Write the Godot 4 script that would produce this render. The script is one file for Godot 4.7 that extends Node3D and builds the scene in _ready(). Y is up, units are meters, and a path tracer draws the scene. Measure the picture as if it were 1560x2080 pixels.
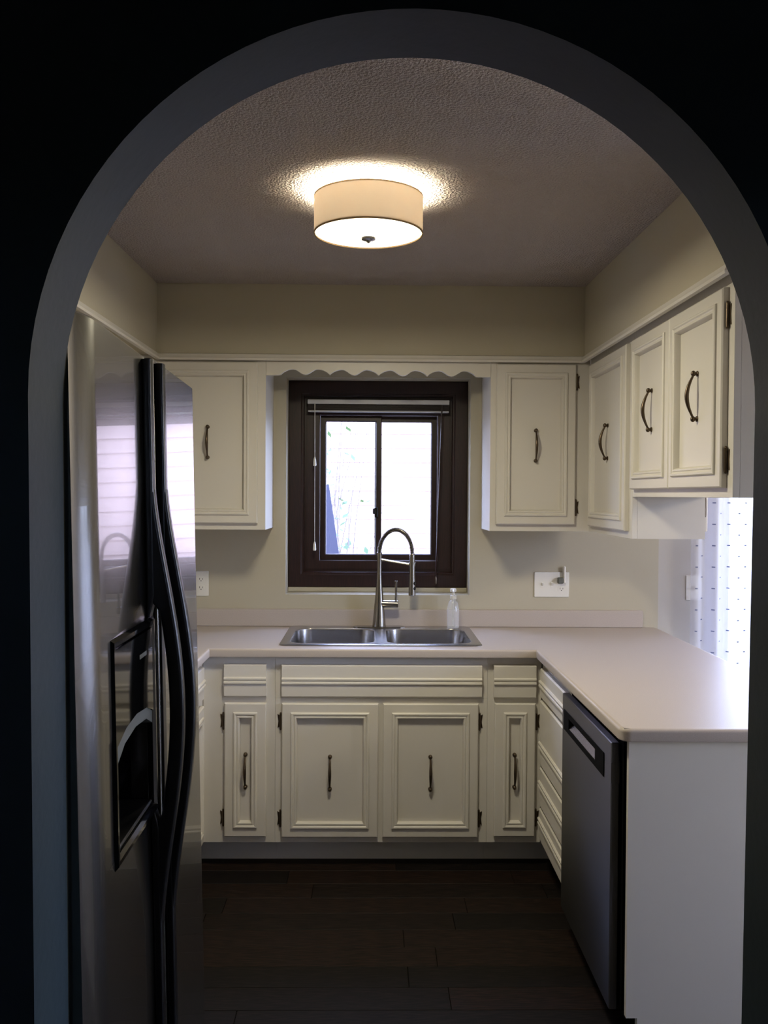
extends Node3D

# ---------------------------------------------------------------- mesh builder
class MB:
	var t := PackedVector3Array()   # triangles, counter-clockwise seen from outside

	func tri(a: Vector3, b: Vector3, c: Vector3) -> void:
		if (b - a).cross(c - a).length_squared() > 1e-18:
			t.append(a); t.append(b); t.append(c)

	func quad(a: Vector3, b: Vector3, c: Vector3, d: Vector3) -> void:
		tri(a, b, c); tri(a, c, d)

	# loops that run counter-clockwise seen from the end of the path
	func loft(loops: Array, cap0 := true, cap1 := true) -> void:
		for k in loops.size() - 1:
			var p: PackedVector3Array = loops[k]
			var q: PackedVector3Array = loops[k + 1]
			for i in p.size():
				var j := (i + 1) % p.size()
				quad(p[i], p[j], q[j], q[i])
		if cap0: fan(loops[0], true)
		if cap1: fan(loops[-1], false)

	func fan(p: PackedVector3Array, back: bool) -> void:
		var c := Vector3.ZERO
		for v in p: c += v
		c /= p.size()
		if p.size() == 4:
			if back: quad(p[3], p[2], p[1], p[0])
			else: quad(p[0], p[1], p[2], p[3])
			return
		for i in p.size():
			var j := (i + 1) % p.size()
			if back: tri(c, p[j], p[i])
			else: tri(c, p[i], p[j])

	func rect(x0: float, z0: float, x1: float, z1: float, y: float, b: float) -> PackedVector3Array:
		if b <= 0.0:
			return PackedVector3Array([Vector3(x0, y, z1), Vector3(x1, y, z1), Vector3(x1, y, z0), Vector3(x0, y, z0)])
		return PackedVector3Array([Vector3(x0 + b, y, z1), Vector3(x1 - b, y, z1), Vector3(x1, y, z1 - b), Vector3(x1, y, z0 + b), Vector3(x1 - b, y, z0), Vector3(x0 + b, y, z0), Vector3(x0, y, z0 + b), Vector3(x0, y, z1 - b)])

	func box(lo: Vector3, hi: Vector3, b := 0.0) -> void:
		if b <= 0.0:
			loft([rect(lo.x, lo.z, hi.x, hi.z, lo.y, 0), rect(lo.x, lo.z, hi.x, hi.z, hi.y, 0)])
			return
		loft([rect(lo.x + b, lo.z + b, hi.x - b, hi.z - b, lo.y, b * 0.5), rect(lo.x, lo.z, hi.x, hi.z, lo.y + b, b), rect(lo.x, lo.z, hi.x, hi.z, hi.y - b, b), rect(lo.x + b, lo.z + b, hi.x - b, hi.z - b, hi.y, b * 0.5)])

	# nested rectangles in the xy plane, raised along z: [[inset, z], ...]
	func rings(x0: float, y0: float, x1: float, y1: float, prof: Array, cap0 := true, cap1 := false) -> void:
		var loops := []
		for q in prof:
			var i: float = q[0]
			loops.append(PackedVector3Array([Vector3(x0 + i, y0 + i, q[1]), Vector3(x1 - i, y0 + i, q[1]), Vector3(x1 - i, y1 - i, q[1]), Vector3(x0 + i, y1 - i, q[1])]))
		loft(loops, cap0, cap1)

	# polygon p spanned by ua, ub from o, pushed along w (w runs with ua x ub)
	func prism(p: PackedVector2Array, o: Vector3, ua: Vector3, ub: Vector3, w: Vector3) -> void:
		var q := p.duplicate()
		if Geometry2D.is_polygon_clockwise(q): q.reverse()
		if ua.cross(ub).dot(w) < 0.0:
			o += w; w = -w
		var idx := Geometry2D.triangulate_polygon(q)
		var at := func(i: int) -> Vector3: return o + ua * q[i].x + ub * q[i].y
		for k in range(0, idx.size(), 3):
			var a: Vector3 = at.call(idx[k]); var b: Vector3 = at.call(idx[k + 1]); var c: Vector3 = at.call(idx[k + 2])
			if (b - a).cross(c - a).dot(w) < 0.0:
				var s := b; b = c; c = s
			tri(a + w, b + w, c + w); tri(a, c, b)
		for i in q.size():
			var a: Vector3 = at.call(i); var b: Vector3 = at.call((i + 1) % q.size())
			quad(a, b, b + w, a + w)

	func tube(pts: PackedVector3Array, radii: PackedFloat32Array, n := 10, flat := 1.0, hint := Vector3.ZERO) -> void:
		var loops := []
		var u := Vector3.ZERO
		for i in pts.size():
			var d := (pts[mini(i + 1, pts.size() - 1)] - pts[maxi(i - 1, 0)]).normalized()
			if u == Vector3.ZERO:
				u = hint if hint != Vector3.ZERO else (Vector3.RIGHT if absf(d.x) < 0.8 else Vector3.UP)
			u = (u - d * u.dot(d)).normalized()
			var v := d.cross(u)
			var l := PackedVector3Array()
			for k in n:
				var a := TAU * k / n
				l.append(pts[i] + (u * cos(a) + v * sin(a) * flat) * radii[i % radii.size()])
			loops.append(l)
		loft(loops)

	func rod(a: Vector3, b: Vector3, r: float, n := 10) -> void:
		tube(PackedVector3Array([a, b]), PackedFloat32Array([r]), n)

	# profile [[radius, y], ...] from the bottom up round the axis through c
	func lathe(c: Vector3, prof: Array, n := 24, cap0 := true, cap1 := true) -> void:
		var loops := []
		for q in prof:
			var l := PackedVector3Array()
			for k in n:
				var a := TAU * k / n
				l.append(c + Vector3(cos(a) * q[0], q[1], -sin(a) * q[0]))
			loops.append(l)
		loft(loops, cap0, cap1)

	func ball(c: Vector3, r: float, sy := 1.0, n := 12) -> void:
		var p := []
		for k in range(0, 9):
			var a := -PI / 2 + PI * k / 8
			p.append([maxf(cos(a) * r, 1e-4), sin(a) * r * sy])
		lathe(c, p, n)

	# profile [[offset, y], ...] swept along a path in the floor plane; offset runs to the side of the path
	func sweep(path: Array, prof: Array, closed_ends := true) -> void:
		var nrm := []
		for i in path.size():
			var n := Vector2.ZERO
			var ns := []
			if i > 0: ns.append((path[i] - path[i - 1]).normalized())
			if i < path.size() - 1: ns.append((path[i + 1] - path[i]).normalized())
			var sides := []
			for d in ns: sides.append(Vector2(-d.y, d.x))
			if sides.size() == 2:
				n = (sides[0] + sides[1]).normalized()
				n /= maxf(n.dot(sides[0]), 0.3)
			else: n = sides[0]
			nrm.append(n)
		var loops := []
		for i in path.size():
			var l := PackedVector3Array()
			for q in prof:
				var p: Vector2 = path[i] + nrm[i] * q[0]
				l.append(Vector3(p.x, q[1], p.y))
			loops.append(l)
		# direction of travel against the sense of the profile
		var poly := PackedVector2Array()
		for q in prof: poly.append(Vector2(q[0], q[1]))
		if not Geometry2D.is_polygon_clockwise(poly):
			for l in loops.size():
				var r: PackedVector3Array = loops[l]
				r.reverse()
				loops[l] = r
			poly.reverse()
		loft(loops, false, false)
		if closed_ends:
			var idx := Geometry2D.triangulate_polygon(poly)
			for e in [0, loops.size() - 1]:
				var d2: Vector2 = path[0] - path[1] if e == 0 else path[-1] - path[-2]
				var out := Vector3(d2.x, 0, d2.y)
				for k in range(0, idx.size(), 3):
					var a: Vector3 = loops[e][idx[k]]; var b: Vector3 = loops[e][idx[k + 1]]; var c: Vector3 = loops[e][idx[k + 2]]
					if (b - a).cross(c - a).dot(out) < 0.0: tri(a, c, b)
					else: tri(a, b, c)

	func mesh(deg := 32.0, uv_scale := 1.0) -> ArrayMesh:
		var n := t.size() / 3
		var fn := PackedVector3Array()
		var at := {}
		for f in n:
			var c := (t[f * 3 + 1] - t[f * 3]).cross(t[f * 3 + 2] - t[f * 3])
			fn.append(c)
			for k in 3:
				var key := Vector3i((t[f * 3 + k] * 20000.0).round())
				if not at.has(key): at[key] = PackedInt32Array()
				var li: PackedInt32Array = at[key]
				li.append(f)
				at[key] = li
		var lim := cos(deg_to_rad(deg))
		var v := PackedVector3Array(); var nn := PackedVector3Array(); var uv := PackedVector2Array()
		for f in n:
			var me := fn[f].normalized()
			for k in [0, 2, 1]:
				var p := t[f * 3 + k]
				var s := Vector3.ZERO
				for g in at[Vector3i((p * 20000.0).round())]:
					if fn[g].normalized().dot(me) >= lim: s += fn[g]
				v.append(p)
				nn.append(s.normalized() if s.length() > 0 else me)
				var a := me.abs()
				var w := Vector2(p.z, p.y) if a.x >= a.y and a.x >= a.z else (Vector2(p.x, p.z) if a.y >= a.z else Vector2(p.x, p.y))
				uv.append(w * uv_scale)
		var arr := []
		arr.resize(Mesh.ARRAY_MAX)
		arr[Mesh.ARRAY_VERTEX] = v; arr[Mesh.ARRAY_NORMAL] = nn; arr[Mesh.ARRAY_TEX_UV] = uv
		var m := ArrayMesh.new()
		if v.size(): m.add_surface_from_arrays(Mesh.PRIMITIVE_TRIANGLES, arr)
		return m

# ---------------------------------------------------------------- scene helpers
var M := {}
var used := {}
var handle_mesh: ArrayMesh
var hinge_mesh: ArrayMesh
var rng := RandomNumberGenerator.new()

func numbered(n: String) -> String:
	if not used.has(n):
		used[n] = 0
		return n
	used[n] += 1
	return "%s_%03d" % [n, used[n]]

func tag(o: Node3D, label: String, category: String, group := "", kind := "") -> Node3D:
	if label: o.set_meta("label", label)
	if category: o.set_meta("category", category)
	if group: o.set_meta("group", group)
	if kind: o.set_meta("kind", kind)
	return o

func thing(called: String, label: String, category: String, at := Vector3.ZERO, turn := 0.0, group := "") -> Node3D:
	var o := Node3D.new()
	o.name = numbered(called)
	add_child(o)
	o.position = at
	o.rotation.y = turn
	tag(o, label, category, group)
	return o

func put(called: String, m: Mesh, mat: Material, parent: Node3D, at := Vector3.ZERO) -> MeshInstance3D:
	var o := MeshInstance3D.new()
	o.name = called
	o.mesh = m
	o.material_override = mat
	o.position = at
	o.cast_shadow = GeometryInstance3D.SHADOW_CASTING_SETTING_ON
	parent.add_child(o, true)
	return o

func part(called: String, b: MB, mat: Material, parent: Node3D, at := Vector3.ZERO, deg := 32.0) -> MeshInstance3D:
	return put(called, b.mesh(deg), mat, parent, at)

func struct(called: String, b: MB, mat: Material, label := "") -> MeshInstance3D:
	var o := part(called, b, mat, self)
	o.set_meta("kind", "structure")
	if label: o.set_meta("label", label)
	return o

func bx(lo: Vector3, hi: Vector3, b := 0.0) -> MB:
	var m := MB.new()
	m.box(lo, hi, b)
	return m

func mat(c: Color, rough := 0.5, metal := 0.0) -> StandardMaterial3D:
	var m := StandardMaterial3D.new()
	m.albedo_color = c
	m.roughness = rough
	m.metallic = metal
	return m

func noise_tex(freq: float, lo: Color, hi: Color, seed_ := 1, size := 512, octaves := 4) -> NoiseTexture2D:
	var n := FastNoiseLite.new()
	n.noise_type = FastNoiseLite.TYPE_SIMPLEX_SMOOTH
	n.frequency = freq
	n.seed = seed_
	n.fractal_octaves = octaves
	var tx := NoiseTexture2D.new()
	tx.width = size; tx.height = size
	tx.seamless = true
	tx.noise = n
	var g := Gradient.new()
	g.set_color(0, lo); g.set_color(1, hi)
	tx.color_ramp = g
	return tx

func triplanar(m: StandardMaterial3D, s: Vector3) -> StandardMaterial3D:
	m.uv1_triplanar = true
	m.uv1_world_triplanar = true
	m.uv1_scale = s
	return m

func relief(m: StandardMaterial3D, tx: Texture2D, cm: float, s: Vector3) -> StandardMaterial3D:
	m.heightmap_enabled = true
	m.heightmap_texture = tx
	m.heightmap_scale = cm
	return triplanar(m, s)

func materials() -> void:
	var grey := noise_tex(0.03, Color(0.3, 0.3, 0.3), Color(1, 1, 1), 3, 512, 3)
	M.paint = mat(Color(0.83, 0.81, 0.775), 0.42)
	M.wall = relief(mat(Color(0.72, 0.69, 0.61), 0.85), grey, 0.02, Vector3(3, 3, 3))
	M.dining_wall = relief(mat(Color(0.74, 0.72, 0.69), 0.85), grey, 0.02, Vector3(3, 3, 3))
	M.ceiling = relief(mat(Color(0.76, 0.715, 0.69), 0.95), noise_tex(0.035, Color(0, 0, 0), Color(1, 1, 1), 9, 1024, 4), 1.3, Vector3(2.6, 2.6, 2.6))
	M.slate = relief(mat(Color(0.175, 0.225, 0.245), 0.52), grey, 0.03, Vector3(3, 3, 3))
	M.slate.metallic_specular = 0.3
	M.counter = mat(Color(0.745, 0.70, 0.665), 0.38)
	M.counter.albedo_texture = noise_tex(0.12, Color(0.93, 0.93, 0.93), Color(1, 1, 1), 5, 512, 3)
	M.counter.metallic_specular = 0.4
	triplanar(M.counter, Vector3(4, 4, 4))
	M.wood = mat(Color(0.20, 0.095, 0.075), 0.4)
	M.wood.albedo_texture = noise_tex(0.02, Color(0.55, 0.55, 0.55), Color(1, 1, 1), 12, 512, 4)
	triplanar(M.wood, Vector3(12, 1.2, 12))
	M.bronze = mat(Color(0.36, 0.31, 0.26), 0.34, 0.9)
	M.steel = mat(Color(0.43, 0.42, 0.40), 0.25, 1.0)
	M.steel.anisotropy_enabled = true
	M.steel.anisotropy = -0.75
	M.steel.clearcoat_enabled = true
	M.steel.clearcoat = 0.35
	M.steel.clearcoat_roughness = 0.02
	M.dark_steel = mat(Color(0.31, 0.31, 0.33), 0.38, 1.0)
	M.dark_steel.anisotropy_enabled = true
	M.dark_steel.anisotropy = -1.0
	M.sink_steel = mat(Color(0.66, 0.65, 0.64), 0.26, 1.0)
	M.nickel = mat(Color(0.58, 0.56, 0.53), 0.26, 1.0)
	M.black = mat(Color(0.025, 0.025, 0.028), 0.32)
	M.gloss_black = mat(Color(0.02, 0.02, 0.022), 0.06)
	M.grey_plastic = mat(Color(0.36, 0.37, 0.35), 0.4)
	M.gap = mat(Color(0.03, 0.03, 0.03), 0.8)
	M.gap.metallic_specular = 0.2
	M.white_plastic = mat(Color(0.88, 0.87, 0.84), 0.4)
	M.aluminium = mat(Color(0.72, 0.72, 0.74), 0.4)
	M.glass = mat(Color(1, 1, 1, 0.04), 0.0)
	M.glass.transparency = BaseMaterial3D.TRANSPARENCY_ALPHA
	M.clear = mat(Color(0.93, 0.94, 0.96, 0.28), 0.08)
	M.clear.transparency = BaseMaterial3D.TRANSPARENCY_ALPHA
	M.siding = mat(Color(0.75, 0.64, 0.58), 0.7)
	M.trim_out = mat(Color(0.56, 0.52, 0.52), 0.7)
	M.leaf = mat(Color(0.22, 0.32, 0.20), 0.6)
	M.leaf.backlight_enabled = true
	M.leaf.backlight = Color(0.2, 0.3, 0.1)
	M.bark = mat(Color(0.42, 0.38, 0.36), 0.9)
	M.soil = mat(Color(0.46, 0.45, 0.42), 0.95)
	M.board = mat(Color(0.19, 0.20, 0.29), 0.8)
	for i in 4:
		var tone: Color = [Color(0.165, 0.122, 0.103), Color(0.120, 0.095, 0.085), Color(0.205, 0.145, 0.118), Color(0.140, 0.112, 0.10)][i]
		var f := mat(tone, 0.6)
		f.metallic_specular = 0.3
		f.albedo_texture = noise_tex(0.022, Color(0.22, 0.21, 0.21), Color(1, 0.97, 0.94), 20 + i, 512, 5)
		triplanar(f, Vector3(0.8 + 0.1 * i, 2, 9.0 + i))
		M["plank%d" % i] = f

# ---------------------------------------------------------------- set-up
func _ready() -> void:
	rng.seed = 7
	var cam := Camera3D.new()
	cam.name = "camera"
	add_child(cam)
	cam.position = Vector3(0, 1.5327, 4.2902)
	cam.rotation = Vector3(-0.0191, -0.0147, 0.006)
	cam.fov = rad_to_deg(2.0 * atan(1040.0 / 1840.24))
	cam.near = 0.05
	cam.far = 200.0
	cam.current = true

	var env := Environment.new()
	env.background_mode = Environment.BG_SKY
	var sky := Sky.new()
	var sm := ProceduralSkyMaterial.new()
	sm.sky_top_color = Color(0.68, 0.75, 0.96)
	sm.sky_horizon_color = Color(0.80, 0.86, 1.0)
	sm.ground_bottom_color = Color(0.30, 0.32, 0.36)
	sm.ground_horizon_color = Color(0.42, 0.46, 0.52)
	sky.sky_material = sm
	env.sky = sky
	env.background_energy_multiplier = 24.0
	env.tonemap_mode = Environment.TONE_MAPPER_LINEAR
	env.tonemap_exposure = 1.0
	env.sdfgi_enabled = true
	env.ssao_enabled = true
	env.ssil_enabled = true
	var we := WorldEnvironment.new()
	we.name = "world_environment"
	we.environment = env
	add_child(we)

	materials()
	shell()
	window_and_outside()
	dining()
	make_handle()
	upper_cabinets()
	base_cabinets()
	countertop()
	fridge()
	dishwasher()
	ceiling_lamp()
	sink_and_faucet()
	small_things()

# ---------------------------------------------------------------- room shell
const CEIL := 2.444
const CT := 0.908          # countertop height
const SOF := 2.134         # underside of the soffit

func wall_with_hole(x0: float, x1: float, y1: float, z0: float, z1: float, hx0: float, hx1: float, hy0: float, hy1: float) -> MB:
	var b := MB.new()
	b.box(Vector3(x0, 0, z0), Vector3(hx0, y1, z1))
	b.box(Vector3(hx1, 0, z0), Vector3(x1, y1, z1))
	if hy0 > 0.0: b.box(Vector3(hx0, 0, z0), Vector3(hx1, hy0, z1))
	b.box(Vector3(hx0, hy1, z0), Vector3(hx1, y1, z1))
	return b

func shell() -> void:
	# floor: a slab with separate planks on it
	var fl := struct("floor", bx(Vector3(-1.5, -0.15, -0.3), Vector3(3.6, -0.006, 5.8)), M.gap)
	var meshes := {}
	var row := 0
	var z := 0.0
	while z < 3.45:
		var x := -1.26 - rng.randf() * 0.9
		while x < 3.4:
			var len_ := 0.9 if rng.randf() < 0.5 else 1.2
			var a := maxf(x, -1.26)
			var e := minf(x + len_, 3.4)
			if e - a > 0.05:
				var key := snappedf(e - a, 0.001)
				if not meshes.has(key):
					meshes[key] = bx(Vector3(0.0008, -0.006, 0.0008), Vector3(e - a - 0.0008, 0, 0.1242), 0.0012).mesh()
				put("plank", meshes[key], M["plank%d" % rng.randi_range(0, 3)], fl, Vector3(a, 0, z))
			x += len_
		z += 0.125
		row += 1
	struct("ceiling", bx(Vector3(-1.5, CEIL, -0.3), Vector3(3.6, CEIL + 0.2, 5.8)), M.ceiling)
	# back wall with the window recess
	struct("wall_back", wall_with_hole(-1.5, 1.372, CEIL, -0.28, 0.0, -0.401, 0.471, 1.058, 2.085), M.wall)
	struct("wall_left", bx(Vector3(-1.5, 0, 0), Vector3(-1.26, CEIL, 5.6)), M.wall)
	var rw := MB.new()
	rw.box(Vector3(3.4, 0, -0.28), Vector3(3.6, CEIL, 1.75))
	rw.box(Vector3(3.4, 0, 2.95), Vector3(3.6, CEIL, 5.6))
	rw.box(Vector3(3.4, 0, 1.75), Vector3(3.6, 0.85, 2.95))
	rw.box(Vector3(3.4, 2.06, 1.75), Vector3(3.6, CEIL, 2.95))
	struct("wall_right", rw, M.dining_wall)
	struct("wall_rear", wall_with_hole(-1.5, 3.6, CEIL, 5.6, 5.8, 0.9, 1.3, 1.55, 1.95), M.wall)
	# wall with the arch
	var p := PackedVector2Array([Vector2(-1.26, 0), Vector2(-0.394, 0)])
	for k in 49:
		var a := PI - PI * k / 48
		p.append(Vector2(0.0525 + 0.4605 * cos(a), 1.649 + 0.4605 * sin(a)))
	p.append_array([Vector2(0.499, 0), Vector2(3.4, 0), Vector2(3.4, CEIL), Vector2(-1.26, CEIL)])
	var b := MB.new()
	b.prism(p, Vector3(0, 0, 3.084), Vector3.RIGHT, Vector3.UP, Vector3(0, 0, 0.121))
	var aw := struct("wall_front", b, M.slate)
	for k in range(1, p.size() - 3):
		p[k] = Vector2(0.0525 + (p[k].x - 0.0525) * 1.012, p[k].y if p[k].y < 0.01 else 1.649 + (p[k].y - 1.649) * 1.012)
	b = MB.new()
	b.prism(p, Vector3(0, 0, 3.080), Vector3.RIGHT, Vector3.UP, Vector3(0, 0, 0.0039))
	part("kitchen_side_paint", b, M.wall, aw)
	# dining part of the back wall with the patio door opening
	struct("wall_dining", wall_with_hole(1.374, 3.4, CEIL, -0.28, -0.012, 1.66, 3.26, 0.0, 2.04), M.dining_wall)
	# soffit round three sides
	struct("ceiling_soffit_back", bx(Vector3(-0.932, SOF, 0.0005), Vector3(0.93, CEIL - 0.0005, 0.335)), M.wall)
	struct("ceiling_soffit_left", bx(Vector3(-1.2595, SOF, 0.0005), Vector3(-0.932, CEIL - 0.0005, 3.079)), M.wall)
	struct("ceiling_soffit_right", bx(Vector3(0.93, SOF, 0.0005), Vector3(1.255, CEIL - 0.0005, 1.93)), M.wall)
	# painted moulding along its lower edge
	b = MB.new()
	b.sweep([Vector2(-0.932, 3.079), Vector2(-0.932, 0.335), Vector2(0.93, 0.335), Vector2(0.93, 1.93), Vector2(1.255, 1.93), Vector2(1.255, 0.02)], [[0.0005, 2.112], [0.016, 2.112], [0.018, 2.120], [0.013, 2.128], [0.011, 2.138], [0.0005, 2.142]])
	struct("trim_1", b, M.paint)

# ---------------------------------------------------------------- window, blind and what lies outside
func window_and_outside() -> void:
	var w := Node3D.new()
	w.name = "window_1"
	add_child(w)
	tag(w, "dark wood framed sliding window above the sink", "window", "", "structure")
	var x0 := -0.4005; var x1 := 0.4705; var y0 := 1.080; var y1 := 2.0845
	# ledge of the recess under the frame
	part("sill_strip", bx(Vector3(x0, 1.0585, -0.2), Vector3(x1, y0, -0.118), 0.002), M.wall, w)
	var c := MB.new()
	c.rings(x0, y0 + 0.0005, x1, y1, [[0, -0.22], [0, -0.124], [0.003, -0.121], [0.060, -0.121], [0.066, -0.126], [0.072, -0.126], [0.076, -0.131], [0.076, -0.22]], false)
	part("casing", c, M.wood, w)
	var s := MB.new()
	for q in [[-0.3245, 1.1565, -0.2510, 2.0085], [0.3280, 1.1565, 0.3945, 2.0085], [-0.2510, 1.1565, 0.3280, 1.2080], [-0.2510, 1.9220, 0.3280, 2.0085]]:
		s.box(Vector3(q[0], q[1], -0.22), Vector3(q[2], q[3], -0.150))
		s.box(Vector3(q[0] + 0.012 * float(q[0] < -0.3), q[1] + 0.012 * float(q[1] < 1.16), -0.150), Vector3(q[2] - 0.012 * float(q[2] > 0.39), q[3] - 0.012 * float(q[3] > 2.0), -0.144))
	part("frame", s, M.wood, w)
	# two sashes
	for k in 2:
		var a := -0.2500 if k == 0 else 0.019
		var e := 0.053 if k == 0 else 0.3270
		var zz := -0.186 if k == 0 else -0.206
		var q := MB.new()
		q.rings(a, 1.209, e, 1.921, [[0, zz - 0.016], [0, zz], [0.003, zz + 0.003], [0.026, zz + 0.003], [0.030, zz - 0.002], [0.030, zz - 0.016]], false)
		var sash := part("sash", q, M.wood, w)
		part("pane", bx(Vector3(a + 0.0305, 1.2395, zz - 0.010), Vector3(e - 0.0305, 1.8905, zz - 0.006)), M.glass, sash)
		if k == 0:
			var l := MB.new()
			l.box(Vector3(0.018, 1.42, zz + 0.003), Vector3(0.036, 1.47, zz + 0.016), 0.003)
			l.box(Vector3(0.010, 1.437, zz + 0.006), Vector3(0.020, 1.465, zz + 0.012), 0.002)
			part("latch", l, M.black, sash)

	# venetian blind pulled up
	var bl := thing("window_blind", "narrow raised blind with pale head rail and dark slats in window", "blind", Vector3(0.035, 1.93, -0.10))
	part("head_rail", bx(Vector3(-0.342, 0.038, -0.012), Vector3(0.342, 0.060, 0.014), 0.002), M.aluminium, bl)
	var slat := bx(Vector3(-0.340, 0, -0.012), Vector3(0.340, 0.0022, 0.012), 0.0005).mesh()
	for k in 6:
		put("slat", slat, M.wood, bl, Vector3(0, 0.0105 + 0.0042 * k, 0))
	part("bottom_rail", bx(Vector3(-0.340, 0, -0.013), Vector3(0.340, 0.008, 0.013), 0.002), M.aluminium, bl)
	for q in [[-0.307, -0.216], [-0.306, -0.624]]:
		var cd := MB.new()
		cd.rod(Vector3(q[0], 0.04, 0.016), Vector3(q[0] + 0.001, q[1] - 0.01, 0.016), 0.0012, 6)
		var cord := part("lift_cord", cd, M.white_plastic, bl)
		var ts := MB.new()
		ts.lathe(Vector3(q[0] + 0.001, q[1] - 0.045, 0.016), [[0.006, 0], [0.0075, 0.004], [0.006, 0.03], [0.003, 0.042], [0.001, 0.045]], 12)
		part("tassel", ts, M.white_plastic, cord)
	var wd := MB.new()
	wd.tube(PackedVector3Array([Vector3(0.306, 0.035, 0.018), Vector3(0.298, -0.25, 0.02), Vector3(0.281, -0.80, 0.02)]), PackedFloat32Array([0.0035]), 6)
	var wand := part("tilt_wand", wd, M.wood, bl)
	wd = MB.new()
	wd.lathe(Vector3(0.281, -0.83, 0.02), [[0.003, 0], [0.006, 0.006], [0.0055, 0.032], [0.003, 0.04]], 8)
	part("wand_grip", wd, M.bronze, wand)

	# outside
	var g := struct("ground", bx(Vector3(-25, -0.5, -40), Vector3(25, -0.25, 12)), M.soil)
	g.set_meta("label", "pale ground outside the windows")
	var h := thing("neighbour_house", "pale house wall of horizontal boards across the yard outside", "house", Vector3(0, -0.25, -5.4))
	part("wall", bx(Vector3(-4.5, 0, -0.4), Vector3(1.5, 4.2, -0.03)), M.siding, h)
	var board := MB.new()
	board.prism(PackedVector2Array([Vector2(0, 0), Vector2(0, 0.026), Vector2(0.012, 0.027), Vector2(0.155, 0.008), Vector2(0.155, 0)]), Vector3(-4.5, 0, -0.03), Vector3.UP, Vector3.BACK, Vector3(6.0, 0, 0))
	var bm := board.mesh()
	for k in 27:
		put("siding_board", bm, M.siding, h, Vector3(0, 0.152 * k, 0))
	# shrub with long twigs in the left pane
	var sh := thing("shrub", "leafy shrub with thin twigs outside the kitchen window", "shrub", Vector3(-0.42, -0.25, -3.2))
	var st := MB.new(); var lf := MB.new()
	for k in 40:
		var base := Vector3(rng.randf_range(-0.3, 0.3), 0, rng.randf_range(-0.25, 0.25))
		var top := Vector3(rng.randf_range(-0.55, 0.5), rng.randf_range(1.3, 2.9), rng.randf_range(-0.35, 0.35))
		var pts := PackedVector3Array()
		for i in 6:
			var f := i / 5.0
			pts.append(base.lerp(top, f) + Vector3(sin(f * 3.0 + k) * 0.06, 0, cos(f * 2.0 + k) * 0.05))
		st.tube(pts, PackedFloat32Array([0.008, 0.006, 0.005, 0.004, 0.003, 0.002]), 5)
		for i in 9:
			var f := rng.randf_range(0.3, 1.0)
			var p := base.lerp(top, f) + Vector3(rng.randf_range(-0.09, 0.09), rng.randf_range(-0.05, 0.05), rng.randf_range(-0.09, 0.09))
			var d := Vector3(rng.randf_range(-1, 1), rng.randf_range(-0.6, 0.4), rng.randf_range(-0.4, 0.8)).normalized()
			var sd := d.cross(Vector3(rng.randf_range(-0.3, 0.3), 1, 0.2)).normalized()
			var l := rng.randf_range(0.05, 0.09)
			lf.quad(p, p + d * l * 0.5 + sd * l * 0.28, p + d * l, p + d * l * 0.5 - sd * l * 0.28)
	part("stems", st, M.bark, sh).name = "twig_bundle"
	var fo := part("foliage", lf, M.leaf, sh)
	fo.set_meta("kind", "stuff")
	# bluish board leaning low in the left pane
	var lb := thing("leaning_board", "blue-grey board leaning outside the lower corner of kitchen window", "board", Vector3(-0.31, -0.25, -2.0))
	var q2 := MB.new()
	q2.prism(PackedVector2Array([Vector2(-0.28, 0), Vector2(0.30, 0), Vector2(0.02, 1.85), Vector2(-0.06, 1.85)]), Vector3(0, 0, 0), Vector3.RIGHT, Vector3.UP, Vector3(0, 0, 0.03))
	part("panel", q2, M.board, lb)
	part("rail", bx(Vector3(-0.14, 0.6, 0.0305), Vector3(0.14, 0.66, 0.05), 0.003), M.board, lb)

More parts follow.
